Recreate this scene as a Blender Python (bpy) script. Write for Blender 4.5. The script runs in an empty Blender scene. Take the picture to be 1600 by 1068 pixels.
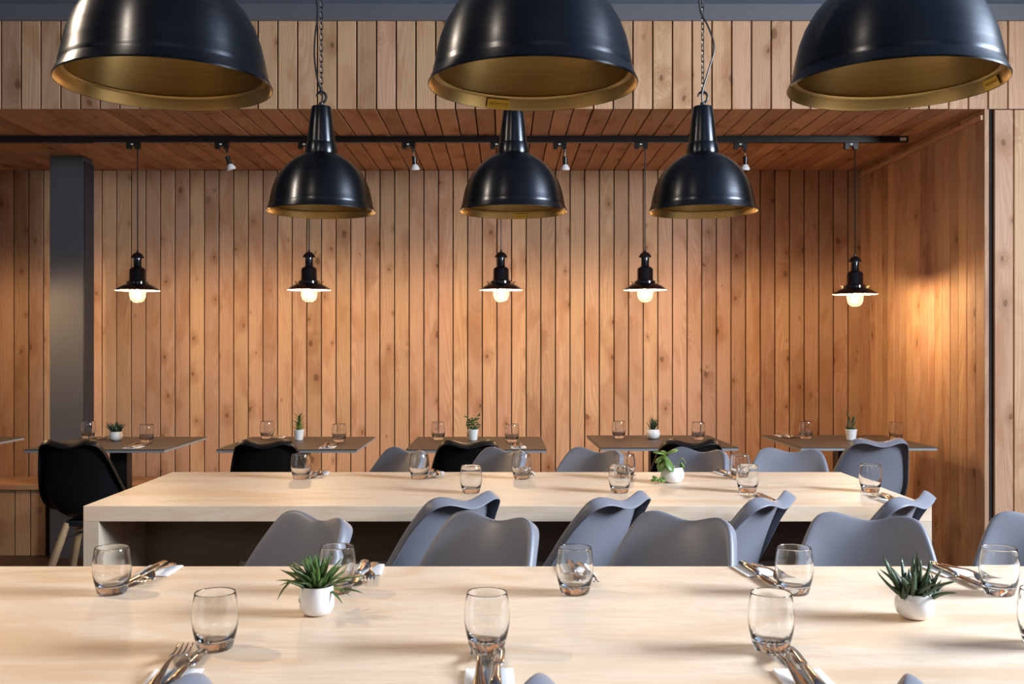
import bpy, math, random
from mathutils import Vector, Matrix
random.seed(7)
PI = math.pi
C = bpy.context.scene.collection
SC = bpy.context.scene

# ------------------------------------------------------------------ camera, world, lights, exposure
CAMZ = 1.23
F = 1555.6            # focal length in pixels of the 1600 px wide frame
VX, VY = 786.0, 541.0
cam = bpy.data.cameras.new('camera'); cam.lens = 35; cam.sensor_width = 36
cam.shift_x = (800 - VX) / 1600; cam.shift_y = (VY - 534) / 1600
cam.clip_start = 0.05
cam.dof.use_dof = True; cam.dof.focus_distance = 4.2; cam.dof.aperture_fstop = 14
camo = bpy.data.objects.new('camera', cam); C.objects.link(camo)
camo.location = (0, 0, CAMZ); camo.rotation_euler = (PI/2, 0, 0)
SC.camera = camo

w = bpy.data.worlds.new('world'); SC.world = w; w.use_nodes = True
w.node_tree.nodes['Background'].inputs[0].default_value = (0.40, 0.37, 0.36, 1)
w.node_tree.nodes['Background'].inputs[1].default_value = 0.085

def area(name, loc, target, sx, sy, power, col):
    l = bpy.data.lights.new(name, 'AREA'); l.shape = 'RECTANGLE'; l.size = sx; l.size_y = sy
    l.energy = power; l.color = col
    o = bpy.data.objects.new(name, l); C.objects.link(o); o.location = loc
    d = Vector(target) - Vector(loc); o.rotation_euler = d.to_track_quat('-Z', 'Y').to_euler()
    return o
area('daylight_side_window', (3.9, 1.5, 2.25), (0.0, 0.9, 0.8), 1.7, 0.85, 435, (0.84, 0.92, 1.0))
area('daylight_front_window', (1.2, -2.6, 2.45), (0.4, 3.0, 0.9), 2.6, 0.7, 13, (0.86, 0.93, 1.0))
area('daylight_far_window', (-4.0, -1.0, 2.0), (0.3, 3.4, 0.9), 1.2, 1.2, 7, (0.90, 0.95, 1.0))
def spot(name, loc, target, power, col, ang=100, r=0.03):
    l = bpy.data.lights.new(name, 'SPOT'); l.energy = power; l.color = col; l.shadow_soft_size = r
    l.spot_size = math.radians(ang); l.spot_blend = 0.6
    o = bpy.data.objects.new(name, l); C.objects.link(o); o.location = loc
    o.rotation_euler = (Vector(target) - Vector(loc)).to_track_quat('-Z', 'Y').to_euler()
# ceiling spots of the room in front of the alcove, above the frame
spot('ceiling_spot_light', (-2.1, 2.3, 2.72), (-0.2, 1.9, 0.75), 115, (1.0, 0.80, 0.58))
spot('ceiling_spot_light', (-1.2, 0.5, 2.72), (0.0, 2.2, 0.75), 42, (1.0, 0.80, 0.58))

SC.view_settings.view_transform = 'Standard'; SC.view_settings.look = 'None'
SC.view_settings.gamma = 1; SC.view_settings.exposure = 0.0
SC.view_settings.use_curve_mapping = False
cy = SC.cycles
cy.use_denoising = True; cy.max_bounces = 12; cy.transmission_bounces = 10; cy.transparent_max_bounces = 12
cy.glossy_bounces = 4; cy.diffuse_bounces = 4
cy.sample_clamp_indirect = 4; cy.blur_glossy = 0.6
cy.caustics_refractive = True; cy.caustics_reflective = False

# ------------------------------------------------------------------ node helpers and materials
def new_mat(name):
    m = bpy.data.materials.new(name); m.use_nodes = True
    nt = m.node_tree; b = nt.nodes['Principled BSDF']
    return m, nt, b
def N(nt, typ, **kw):
    n = nt.nodes.new(typ)
    for k, v in kw.items():
        if k.startswith('i_'):
            key = k[2:]; key = int(key) if key.isdigit() else key
            n.inputs[key].default_value = v
        else: setattr(n, k, v)
    return n
def mathn(nt, op, a, b=None, clamp=False):
    n = nt.nodes.new('ShaderNodeMath'); n.operation = op; n.use_clamp = clamp
    for i, v in enumerate((a, b)):
        if v is None: continue
        if isinstance(v, (int, float)): n.inputs[i].default_value = v
        else: nt.links.new(v, n.inputs[i])
    return n.outputs[0]
def mixc(nt, f, a, b, blend='MIX'):
    n = nt.nodes.new('ShaderNodeMix'); n.data_type = 'RGBA'; n.blend_type = blend
    for i, v in ((0, f), (6, a), (7, b)):
        if isinstance(v, (int, float)): n.inputs[i].default_value = v
        elif isinstance(v, tuple): n.inputs[i].default_value = v
        else: nt.links.new(v, n.inputs[i])
    return n.outputs[2]
def vmul(nt, v, s):
    n = nt.nodes.new('ShaderNodeVectorMath'); n.operation = 'MULTIPLY'
    nt.links.new(v, n.inputs[0]); n.inputs[1].default_value = s
    return n.outputs[0]
def noise(nt, v, scale, detail=2.0, rough=0.5, dist=0.0):
    n = nt.nodes.new('ShaderNodeTexNoise'); nt.links.new(v, n.inputs['Vector'])
    n.inputs['Scale'].default_value = scale; n.inputs['Detail'].default_value = detail
    n.inputs['Roughness'].default_value = rough; n.inputs['Distortion'].default_value = dist
    return n.outputs['Fac']
def smooth(nt, v, a, b):
    n = nt.nodes.new('ShaderNodeMapRange'); n.interpolation_type = 'SMOOTHSTEP'
    nt.links.new(v, n.inputs[0]); n.inputs[1].default_value = a; n.inputs[2].default_value = b
    return n.outputs[0]

def plank_wood(name, ca, cb, cc, rough=0.6):
    """knotty softwood board, length along local Z; every board gets its own offset and tint"""
    m, nt, b = new_mat(name)
    tc = N(nt, 'ShaderNodeTexCoord'); oi = N(nt, 'ShaderNodeObjectInfo')
    off = N(nt, 'ShaderNodeCombineXYZ')
    r = oi.outputs['Random']
    nt.links.new(mathn(nt, 'MULTIPLY', r, 31.7), off.inputs[0])
    nt.links.new(mathn(nt, 'MULTIPLY', r, 97.3), off.inputs[1])
    nt.links.new(mathn(nt, 'MULTIPLY', r, 53.9), off.inputs[2])
    add = N(nt, 'ShaderNodeVectorMath', operation='ADD')
    nt.links.new(tc.outputs['Object'], add.inputs[0]); nt.links.new(off.outputs[0], add.inputs[1])
    P = add.outputs[0]
    sep = N(nt, 'ShaderNodeSeparateXYZ'); nt.links.new(P, sep.inputs[0])
    # knots
    flat = N(nt, 'ShaderNodeCombineXYZ'); nt.links.new(sep.outputs[0], flat.inputs[0]); nt.links.new(mathn(nt, 'MULTIPLY', sep.outputs[2], 0.62), flat.inputs[1])
    warp = noise(nt, P, 22, 2)
    wa = N(nt, 'ShaderNodeVectorMath', operation='ADD'); nt.links.new(flat.outputs[0], wa.inputs[0])
    wv = N(nt, 'ShaderNodeCombineXYZ'); nt.links.new(mathn(nt, 'MULTIPLY', warp, 0.022), wv.inputs[0]); nt.links.new(mathn(nt, 'MULTIPLY', warp, 0.016), wv.inputs[1])
    nt.links.new(wv.outputs[0], wa.inputs[1])
    vo = N(nt, 'ShaderNodeTexVoronoi', feature='F1', voronoi_dimensions='2D'); nt.links.new(wa.outputs[0], vo.inputs['Vector']); vo.inputs['Scale'].default_value = 6.5
    d = vo.outputs['Distance']
    sc_ = N(nt, 'ShaderNodeSeparateColor'); nt.links.new(vo.outputs['Color'], sc_.inputs[0])
    keep = smooth(nt, sc_.outputs[0], 0.46, 0.50)
    size = mathn(nt, 'ADD', mathn(nt, 'MULTIPLY', mathn(nt, 'POWER', sc_.outputs[1], 1.7), 0.120), 0.014)
    q = mathn(nt, 'DIVIDE', d, size)
    core = mathn(nt, 'MULTIPLY', mathn(nt, 'SUBTRACT', 1.0, smooth(nt, q, 0.45, 1.05)), keep)
    halo = mathn(nt, 'MULTIPLY', mathn(nt, 'SUBTRACT', 1.0, smooth(nt, mathn(nt, 'ADD', q, mathn(nt, 'MULTIPLY', mathn(nt, 'SUBTRACT', warp, 0.5), 3.5)), 0.8, 5.0)), keep)
    kr = mathn(nt, 'MULTIPLY', mathn(nt, 'PINGPONG', mathn(nt, 'MULTIPLY', q, 2.6), 1.0), core)
    # growth rings, drawn out along the board, bulging round the knots
    n1 = noise(nt, vmul(nt, P, (5.5, 5.5, 0.62)), 1.0, 1.5, 0.45)
    field = mathn(nt, 'ADD', mathn(nt, 'MULTIPLY', n1, 26.0), mathn(nt, 'ADD', mathn(nt, 'MULTIPLY', sep.outputs[0], 75), mathn(nt, 'MULTIPLY', halo, 3.2)))
    ring = mathn(nt, 'PINGPONG', field, 0.5)
    ring = smooth(nt, ring, 0.06, 0.46)
    fib = noise(nt, vmul(nt, P, (190, 190, 3.2)), 1.0, 2.5, 0.6)
    blot = noise(nt, vmul(nt, P, (7, 7, 2.3)), 1.0, 3, 0.55, 0.8)
    tint = smooth(nt, mathn(nt, 'FRACT', mathn(nt, 'MULTIPLY', r, 7.13)), 0.1, 0.9)
    base = mixc(nt, tint, ca, cb)
    base = mixc(nt, mathn(nt, 'MULTIPLY', smooth(nt, blot, 0.46, 0.72), 0.80), base, cc)
    base = mixc(nt, mathn(nt, 'MULTIPLY', ring, 0.36), base, (cc[0]*1.0, cc[1]*0.95, cc[2]*0.9, 1))
    base = mixc(nt, mathn(nt, 'MULTIPLY', smooth(nt, fib, 0.42, 0.72), 0.22), base, (cc[0]*0.75, cc[1]*0.7, cc[2]*0.62, 1))
    base = mixc(nt, mathn(nt, 'MULTIPLY', halo, 0.50), base, (cc[0]*0.72, cc[1]*0.62, cc[2]*0.5, 1))
    base = mixc(nt, mathn(nt, 'MULTIPLY', core, 0.85), base, (0.16, 0.07, 0.03, 1))
    base = mixc(nt, mathn(nt, 'MULTIPLY', kr, 0.35), base, (0.32, 0.16, 0.07, 1))
    br = mathn(nt, 'ADD', mathn(nt, 'MULTIPLY', mathn(nt, 'FRACT', mathn(nt, 'MULTIPLY', r, 13.7)), 0.30), 0.80)
    cb_ = N(nt, 'ShaderNodeCombineColor')
    for i in range(3): nt.links.new(br, cb_.inputs[i])
    base = mixc(nt, 1.0, base, cb_.outputs[0], 'MULTIPLY')
    nt.links.new(base, b.inputs['Base Color'])
    b.inputs['Roughness'].default_value = rough
    b.inputs['Specular IOR Level'].default_value = 0.3
    bp = N(nt, 'ShaderNodeBump'); bp.inputs['Strength'].default_value = 0.12; bp.inputs['Distance'].default_value = 0.002
    nt.links.new(fib, bp.inputs['Height']); nt.links.new(bp.outputs[0], b.inputs['Normal'])
    return m

def birch(name, col, col2, rough=0.34):
    m, nt, b = new_mat(name)
    tc = N(nt, 'ShaderNodeTexCoord'); P = tc.outputs['Object']
    a = noise(nt, vmul(nt, P, (1.1, 5.2, 5.2)), 1.6, 4, 0.55, 1.4)
    f = mathn(nt, 'PINGPONG', mathn(nt, 'MULTIPLY', a, 7.5), 0.5)
    bl = noise(nt, vmul(nt, P, (1.5, 6.0, 3)), 1.1, 4, 0.55, 1.0)
    fi = noise(nt, vmul(nt, P, (7, 150, 60)), 1.0, 3, 0.6)
    base = mixc(nt, mathn(nt, 'MULTIPLY', smooth(nt, f, 0.1, 0.5), 0.32), col, col2)
    base = mixc(nt, mathn(nt, 'MULTIPLY', smooth(nt, bl, 0.44, 0.68), 0.80), base, col2)
    base = mixc(nt, mathn(nt, 'MULTIPLY', smooth(nt, fi, 0.45, 0.75), 0.13), base, (col2[0]*0.8, col2[1]*0.75, col2[2]*0.7, 1))
    nt.links.new(base, b.inputs['Base Color'])
    b.inputs['Roughness'].default_value = rough; b.inputs['Specular IOR Level'].default_value = 0.42
    return m

def plain(name, col, rough=0.5, metal=0.0, spec=0.5, var=0.06, scale=6.0, coat=0.0, bump=0.0):
    m, nt, b = new_mat(name)
    tc = N(nt, 'ShaderNodeTexCoord')
    n = noise(nt, tc.outputs['Object'], scale, 4, 0.6)
    c1 = tuple(max(0, c*(1-var)) for c in col[:3]) + (1,); c2 = tuple(min(1, c*(1+var)) for c in col[:3]) + (1,)
    nt.links.new(mixc(nt, n, c1, c2), b.inputs['Base Color'])
    r_ = mathn(nt, 'ADD', mathn(nt, 'MULTIPLY', n, rough*0.3), rough*0.85)
    nt.links.new(r_, b.inputs['Roughness'])
    b.inputs['Metallic'].default_value = metal; b.inputs['Specular IOR Level'].default_value = spec
    b.inputs['Coat Weight'].default_value = coat
    if bump:
        bp = N(nt, 'ShaderNodeBump'); bp.inputs['Strength'].default_value = bump; bp.inputs['Distance'].default_value = 0.002
        nt.links.new(n, bp.inputs['Height']); nt.links.new(bp.outputs[0], b.inputs['Normal'])
    return m

def spun(name, col, rough, metal=1.0, spec=0.5):
    """spun sheet metal: fine lines running round the axis"""
    m, nt, b = new_mat(name)
    tc = N(nt, 'ShaderNodeTexCoord')
    n = noise(nt, vmul(nt, tc.outputs['Object'], (3, 3, 260)), 1.0, 3, 0.6)
    p = noise(nt, tc.outputs['Object'], 9, 3, 0.6)
    c2 = tuple(min(1, c*1.5) for c in col[:3]) + (1,)
    nt.links.new(mixc(nt, n, col, c2), b.inputs['Base Color'])
    nt.links.new(mathn(nt, 'ADD', mathn(nt, 'MULTIPLY', mathn(nt, 'ADD', n, p), 0.10), rough - 0.1), b.inputs['Roughness'])
    b.inputs['Metallic'].default_value = metal; b.inputs['Specular IOR Level'].default_value = spec
    b.inputs['Anisotropic'].default_value = 0.7
    tg = N(nt, 'ShaderNodeTangent', direction_type='RADIAL', axis='Z'); b.inputs['Anisotropic Rotation'].default_value = 0.25; nt.links.new(tg.outputs[0], b.inputs['Tangent'])
    return m

def glass(name, tint=(0.985, 0.99, 0.99, 1)):
    m, nt, b = new_mat(name)
    b.inputs['Base Color'].default_value = tint; b.inputs['Transmission Weight'].default_value = 1
    b.inputs['Roughness'].default_value = 0.0; b.inputs['IOR'].default_value = 1.45
    return m

def emit(name, col, strength):
    m = bpy.data.materials.new(name); m.use_nodes = True; nt = m.node_tree; nt.nodes.clear()
    e = nt.nodes.new('ShaderNodeEmission'); e.inputs[0].default_value = col; e.inputs[1].default_value = strength
    o = nt.nodes.new('ShaderNodeOutputMaterial'); nt.links.new(e.outputs[0], o.inputs[0])
    return m

def leafy(name, c1, c2, rough=0.4):
    m, nt, b = new_mat(name)
    tc = N(nt, 'ShaderNodeTexCoord'); oi = N(nt, 'ShaderNodeObjectInfo')
    n = noise(nt, tc.outputs['Object'], 60, 3, 0.6)
    v = mathn(nt, 'ADD', mathn(nt, 'MULTIPLY', n, 0.4), mathn(nt, 'MULTIPLY', oi.outputs['Random'], 0.7), True)
    nt.links.new(mixc(nt, v, c1, c2), b.inputs['Base Color'])
    b.inputs['Roughness'].default_value = rough; b.inputs['Subsurface Weight'].default_value = 0.0
    return m

M = {
 'wood': plank_wood('knotty_larch', (0.60, 0.365, 0.240, 1), (0.63, 0.405, 0.235, 1), (0.43, 0.215, 0.110, 1)),
 'gap': plain('dark_backing', (0.012, 0.006, 0.004, 1), 0.9),
 'birch': birch('pale_birch_ply', (0.765, 0.63, 0.50, 1), (0.66, 0.445, 0.275, 1), 0.50),
 'birch_edge': birch('birch_ply_side', (0.62, 0.52, 0.41, 1), (0.56, 0.44, 0.31, 1), 0.5),
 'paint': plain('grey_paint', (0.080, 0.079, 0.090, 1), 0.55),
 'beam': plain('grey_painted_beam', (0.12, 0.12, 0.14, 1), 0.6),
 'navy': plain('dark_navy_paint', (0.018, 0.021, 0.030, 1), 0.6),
 'ply_shaded': birch('shaded_birch_ply_panel', (0.30, 0.22, 0.155, 1), (0.24, 0.165, 0.105, 1), 0.55),  # birch ply coloured darker, painting in the shade under the tabletop
 'ceil': plain('blue_grey_ceiling', (0.20, 0.28, 0.42, 1), 0.7),
 'plaster': plain('grey_plaster', (0.20, 0.20, 0.21, 1), 0.8),
 'track': plain('black_aluminium', (0.006, 0.006, 0.007, 1), 0.28),
 'black': plain('black_plastic', (0.006, 0.006, 0.008, 1), 0.42, spec=0.35),
 'blackmetal': plain('black_steel', (0.012, 0.012, 0.014, 1), 0.4),
 'enamel': plain('black_enamel', (0.006, 0.006, 0.008, 1), 0.12, coat=0.5),
 'gun': spun('gunmetal_spun', (0.040, 0.043, 0.050, 1), 0.30),
 'brass_in': spun('aged_brass_lining', (0.42, 0.30, 0.12, 1), 0.45),
 'steelink': plain('dark_steel', (0.10, 0.10, 0.11, 1), 0.35, metal=1),
 'chrome': plain('polished_steel', (0.72, 0.70, 0.68, 1), 0.14, metal=1),
 'brass': plain('brass', (0.70, 0.46, 0.15, 1), 0.25, metal=1),
 'yellow': plain('yellow_brass_plate', (1.0, 0.58, 0.05, 1), 0.5, var=0.15, scale=40),
 'yellowdk': plain('stamped_letter', (0.33, 0.16, 0.01, 1), 0.5),
 'white': plain('white_plastic', (0.78, 0.78, 0.80, 1), 0.35),
 'creamin': plain('cream_enamel', (0.85, 0.80, 0.70, 1), 0.35),
 'grey': plain('blue_grey_plastic', (0.186, 0.196, 0.240, 1), 0.42, spec=0.4, var=0.03),
 'oak': birch('turned_beech_leg', (0.55, 0.36, 0.20, 1), (0.47, 0.28, 0.14, 1), 0.45),
 'slate': plain('dark_brown_laminate', (0.052, 0.038, 0.031, 1), 0.45, var=0.25, scale=14),
 'slate_edge': plain('grey_laminate_edge', (0.26, 0.26, 0.265, 1), 0.45),
 'napkin': plain('white_paper_napkin', (0.84, 0.84, 0.86, 1), 0.85, var=0.03, scale=60, bump=0.3),
 'pot': plain('white_ceramic', (0.80, 0.80, 0.81, 1), 0.16, coat=0.4, var=0.02),
 'soil': plain('potting_soil', (0.018, 0.012, 0.008, 1), 0.95, var=0.6, scale=180, bump=1.0),
 'aloe': leafy('aloe_leaf', (0.022, 0.060, 0.020, 1), (0.085, 0.16, 0.030, 1), 0.38),
 'aloe_d': leafy('dark_aloe_leaf', (0.016, 0.040, 0.020, 1), (0.045, 0.085, 0.035, 1), 0.38),
 'jade': leafy('jade_leaf', (0.06, 0.13, 0.02, 1), (0.14, 0.24, 0.045, 1), 0.4),
 'stem': plain('green_stem', (0.22, 0.26, 0.06, 1), 0.5),
 'glass': glass('clear_glass'),
 'bulb': emit('lit_bulb', (1.0, 0.66, 0.35, 1), 1020),
 'ink': plain('grey_print', (0.06, 0.06, 0.07, 1), 0.6),
 'mark': plain('small_grey_mark', (0.25, 0.25, 0.28, 1), 0.6),
}
# floor: dark, worn red-brown
m, nt, b = new_mat('worn_dark_floor')
tc = N(nt, 'ShaderNodeTexCoord')
n1 = noise(nt, tc.outputs['Object'], 3.5, 6, 0.65, 0.5); n2 = noise(nt, tc.outputs['Object'], 38, 4, 0.6)
base = mixc(nt, smooth(nt, n1, 0.35, 0.7), (0.030, 0.016, 0.012, 1), (0.075, 0.035, 0.026, 1))
base = mixc(nt, mathn(nt, 'MULTIPLY', smooth(nt, n2, 0.62, 0.72), 0.35), base, (0.20, 0.15, 0.12, 1))
nt.links.new(base, b.inputs['Base Color']); b.inputs['Roughness'].default_value = 0.45
M['floor'] = m

# ------------------------------------------------------------------ mesh helpers
class MB:
    def __init__(s): s.v = []; s.f = []
    def add(s, vs, fs, mat=None):
        k = len(s.v)
        s.v += [tuple(mat @ Vector(p)) if mat is not None else tuple(p) for p in vs]
        s.f += [tuple(i + k for i in q) for q in fs]
        return s
    def box(s, x0, x1, y0, y1, z0, z1, mat=None):
        vs = [(x, y, z) for z in (z0, z1) for y in (y0, y1) for x in (x0, x1)]
        return s.add(vs, [(0,2,3,1), (4,5,7,6), (0,1,5,4), (2,6,7,3), (0,4,6,2), (1,3,7,5)], mat)
    def lathe(s, prof, seg=32, mat=None, closed=False):
        vs = []; fs = []; ring = []
        for r, z in prof:
            if r < 1e-6: ring.append([len(vs)]); vs.append((0, 0, z))
            else:
                ring.append(list(range(len(vs), len(vs)+seg)))
                vs += [(r*math.cos(2*PI*i/seg), r*math.sin(2*PI*i/seg), z) for i in range(seg)]
        pairs = list(zip(ring, ring[1:])) + ([(ring[-1], ring[0])] if closed else [])
        for a, b in pairs:
            for i in range(seg):
                j = (i+1) % seg
                if len(a) == 1 and len(b) == 1: continue
                if len(a) == 1: fs.append((a[0], b[j], b[i]))
                elif len(b) == 1: fs.append((a[i], a[j], b[0]))
                else: fs.append((a[i], a[j], b[j], b[i]))
        return s.add(vs, fs, mat)
    def tube(s, pts, r, seg=8, closed=False, mat=None, cap=True):
        pts = [Vector(p) for p in pts]; n = len(pts)
        rr = r if isinstance(r, (list, tuple)) else [r]*n
        vs = []; fs = []; up = None
        for i, p in enumerate(pts):
            if closed: t = pts[(i+1) % n] - pts[i-1]
            else: t = pts[min(i+1, n-1)] - pts[max(i-1, 0)]
            t.normalize()
            if up is None:
                up = Vector((0, 0, 1)) if abs(t.z) < 0.9 else Vector((1, 0, 0))
            a = (up - t*up.dot(t)).normalized(); up = a
            b_ = t.cross(a)
            for k in range(seg):
                q = 2*PI*k/seg; vs.append(p + (a*math.cos(q) + b_*math.sin(q))*rr[i])
        for i in range(n if closed else n-1):
            j = (i+1) % n
            for k in range(seg):
                l = (k+1) % seg; fs.append((i*seg+k, i*seg+l, j*seg+l, j*seg+k))
        if cap and not closed:
            fs.append(tuple(reversed(range(seg)))); fs.append(tuple(range((n-1)*seg, n*seg)))
        return s.add(vs, fs, mat)
    def mesh(s, name, mat, smooth=True):
        me = bpy.data.meshes.new(name); me.from_pydata(s.v, [], s.f); me.materials.append(mat)
        if smooth: me.polygons.foreach_set('use_smooth', [True]*len(me.polygons))
        me.update(); return me
    def obj(s, name, mat, parent=None, smooth=True, bevel=0.0, loc=None, autos=True):
        import bmesh
        me = s.mesh(name, mat, smooth)
        bm = bmesh.new(); bm.from_mesh(me); bmesh.ops.recalc_face_normals(bm, faces=bm.faces)
        if bevel: bmesh.ops.bevel(bm, geom=bm.edges[:], offset=bevel, segments=2, affect='EDGES', profile=0.5)
        if smooth and autos:
            for e in bm.edges:
                if len(e.link_faces) == 2 and e.calc_face_angle(0) > 0.7: e.smooth = False
        bm.to_mesh(me); bm.free()
        return link(name, me, parent, loc)
def link(name, data, parent=None, loc=None):
    o = bpy.data.objects.new(name, data); C.objects.link(o)
    if parent is not None: o.parent = parent
    if loc is not None: o.location = loc
    return o
def empty(name, loc, rz=0.0):
    o = link(name, None, None, loc); o.rotation_euler = (0, 0, rz); o.empty_display_size = 0.05; return o
def tag(o, label, cat, group=None):
    o['label'] = label; o['category'] = cat
    if group: o['group'] = group
    return o
def kids(o): return [x for x in KIDS if x.parent == o]
def copy_tree(o, loc=None, rz=None, parent=None):
    c = o.copy(); C.objects.link(c)
    if parent is not None: c.parent = parent
    if loc is not None: c.location = loc
    if rz is not None: c.rotation_euler = (0, 0, rz)
    for ch in list(o.children): copy_tree(ch, parent=c)
    return c
def struct(o): o['kind'] = 'structure'; return o
def wx(px, D): return (px - VX) * D / F

# ------------------------------------------------------------------ the setting
WB, WF = 6.25, 4.633          # alcove back wall and the bulkhead plane
ZS, ZB, ZC = 2.335, 2.743, 2.82
PITCH, X0 = 0.09187, -2.519
XR = 2.242                    # alcove's right wall surface
def plank_mesh(w_, t, length, name='plank'):
    c = 0.0018; h = w_/2
    cs = [(-h, 0), (-h, -t+c), (-h+c, -t), (h-c, -t), (h, -t+c), (h, 0)]
    vs = [(x, y, z) for z in (0, length) for x, y in cs]
    fs = [(i, (i+1) % 6, 6+(i+1) % 6, 6+i) for i in range(6)] + [(5,4,3,2,1,0), (6,7,8,9,10,11)]
    b = MB(); b.v = vs; b.f = fs
    return b.mesh(name, M['wood'], False)
T = 0.02
PW = PITCH - 0.0064
def hang_plank(me, parent, loc, rot, jitter=(0, 0, 0)):
    o = link('plank', me, parent, loc); o.rotation_euler = rot
    return o

floor = struct(MB().box(-4.4, 4.6, -3.4, 6.45, -0.1, 0).obj('floor', M['floor'], smooth=False))
ceiling = struct(MB().box(-4.4, 4.6, -3.4, WF, ZC, ZC+0.1).obj('ceiling', M['ceil'], smooth=False))
wall_left = struct(MB().box(-4.5, -4.4, 1.0, 6.45, 0, ZC).obj('wall_left', M['plaster'], smooth=False))
beam = struct(MB().box(-4.4, 4.6, WF-0.012, WF+0.1, ZB, ZC).obj('trim_1', M['beam'], smooth=False))

wall_back = struct(MB().box(-4.4, XR+0.15, WB+T, WB+T+0.12, 0, ZS+0.2).obj('wall_back', M['gap'], smooth=False))
me_b = plank_mesh(PW, T, ZS-0.002)
for k in range(-20, 52):
    x = X0 + PITCH*(k+0.5)
    if x + PITCH/2 > XR + 0.03: continue
    hang_plank(me_b, wall_back, (x, WB+T+random.uniform(-0.0012, 0.0012), 0.001), (0, 0, 0))
me_n = plank_mesh(XR - (X0+PITCH*52) + 0.03 if XR - (X0+PITCH*52) + 0.03 > 0.02 else 0.05, T, ZS-0.002)
wall_upper = struct(MB().box(-4.4, 4.6, WF+T, WF+T+0.06, ZS+0.012, ZC).obj('wall_front_upper', M['gap'], smooth=False))
me_u = plank_mesh(PW, T, ZB-ZS)
for k in range(-20, 76):
    hang_plank(me_u, wall_upper, (X0+PITCH*(k+0.5), WF+T+random.uniform(-0.001, 0.001), ZS), (0, 0, 0))
soffit = struct(MB().box(-4.4, XR+0.03, WF+T, WB+T, ZS+T, ZS+T+0.1).obj('ceiling_alcove', M['gap'], smooth=False))
me_s = plank_mesh(PW, T, WB-WF-0.003)
for k in range(-20, 52):
    if X0+PITCH*(k+1) > XR + 0.03: continue
    hang_plank(me_s, soffit, (X0+PITCH*(k+0.5), WB+0.002, ZS+T+random.uniform(-0.001, 0.001)+0.0), (PI/2, 0, 0))
wall_right = struct(MB().box(XR+T, XR+T+0.018, WF+0.012, WB+T, 0, ZS+0.01).obj('wall_right', M['gap'], smooth=False))
me_r = plank_mesh(PW+0.004, T, ZS-0.002)
npl = 17; py0 = WF + 0.0
pitch_r = (WB - py0)/18.0
me_r = plank_mesh(pitch_r-0.0035, T, ZS-0.002)
for k in range(18):
    hang_plank(me_r, wall_right, (XR+T+random.uniform(-0.001, 0.001), py0+pitch_r*(k+0.5), 0.001), (0, 0, -PI/2))
batten = struct(MB().box(XR-0.014, XR-0.001, -0.024, -0.001, 0, WB-WF-0.012).obj('trim_2', M['wood'], smooth=False, bevel=0.001))
batten.location = (0, WB-0.001, ZS-0.025); batten.rotation_euler = (PI/2, 0, 0)
wall_rf = struct(MB().box(2.287, 4.6, WF+T, WF+T+0.06, 0, ZS+0.011).obj('wall_front_right', M['gap'], smooth=False))
me_f = plank_mesh(PW, T, ZS-0.006)
for k in range(25):
    hang_plank(me_f, wall_rf, (2.287+PITCH*(k+0.5)-0.002, WF+T+random.uniform(-0.001, 0.001), 0.001), (0, 0, 0))
pillar = struct(MB().box(-2.632, -2.438, 5.78, 5.914, 0, ZS-0.001).obj('pillar', M['paint'], smooth=False, bevel=0.002))
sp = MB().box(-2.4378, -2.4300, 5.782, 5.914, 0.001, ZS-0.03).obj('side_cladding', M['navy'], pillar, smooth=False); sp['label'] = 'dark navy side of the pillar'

# ------------------------------------------------------------------ bench along the back wall
BH, BF = 0.417, 5.86
def bench(x0, x1, label):
    t = empty('bench', ((x0+x1)/2, BF+0.19, 0))
    lx0, lx1 = x0-(x0+x1)/2, x1-(x0+x1)/2
    d = 0.19
    sb = MB().box(-0.030, 0, -d-0.012, d-0.003, lx0, lx1).obj('seat_board', M['wood'], t, smooth=False, bevel=0.002, loc=(0, 0, BH)); sb.rotation_euler = (0, PI/2, 0); sb.scale = (-1, 1, 1)
    MB().box(lx0, lx1, -d+T, d-0.004, 0.001, BH-0.031).obj('body', M['gap'], t, smooth=False)
    me = plank_mesh(PW, T, BH-0.034)
    k0 = math.ceil((x0 - X0)/PITCH + 1e-6); x = x0
    n = int((x1-x0)/PITCH)
    st = ((x1-x0) - n*PITCH)/2
    for k in range(n):
        hang_plank(me, t, (lx0+st+PITCH*(k+0.5), -d+T, 0.001), (0, 0, 0))
    return tag(t, label, 'bench', 'built in timber benches against the back wall')
bench(-4.39, -2.645, 'low timber plank bench on the left side of the grey pillar')
bench(-2.425, XR-0.003, 'long low timber plank bench running behind the small dark tables')

# ------------------------------------------------------------------ lighting track, spots and small pendants
TY = 5.245
t = empty('lighting_track', (-1.0, TY, ZS))
MB().box(-3.35, 3.13, -0.016, 0.016, -0.033, -0.001).obj('rail', M['track'], t, smooth=False, bevel=0.002)
MB().box(-3.35, 3.128, -0.019, -0.014, -0.033, -0.029).obj('lower_flange', M['track'], t, smooth=False)
MB().box(-3.35, 3.128, -0.019, -0.014, -0.006, -0.002).obj('upper_flange', M['track'], t, smooth=False)
pl = MB().box(3.085, 3.118, -0.0178, -0.0155, -0.026, -0.008).obj('sticker', M['white'], t, smooth=False); pl['label'] = 'small white sticker at the end of the rail'
mk = MB()
for a in (3.100, 3.1035, 3.109, 3.113): mk.box(a, a+0.0022, -0.0182, -0.0176, -0.0245, -0.0225)
mk.obj('print', M['mark'], pl, smooth=False)['kind'] = 'stuff'
tag(t, 'black lighting track running across the timber alcove ceiling', 'lighting track')

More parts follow.
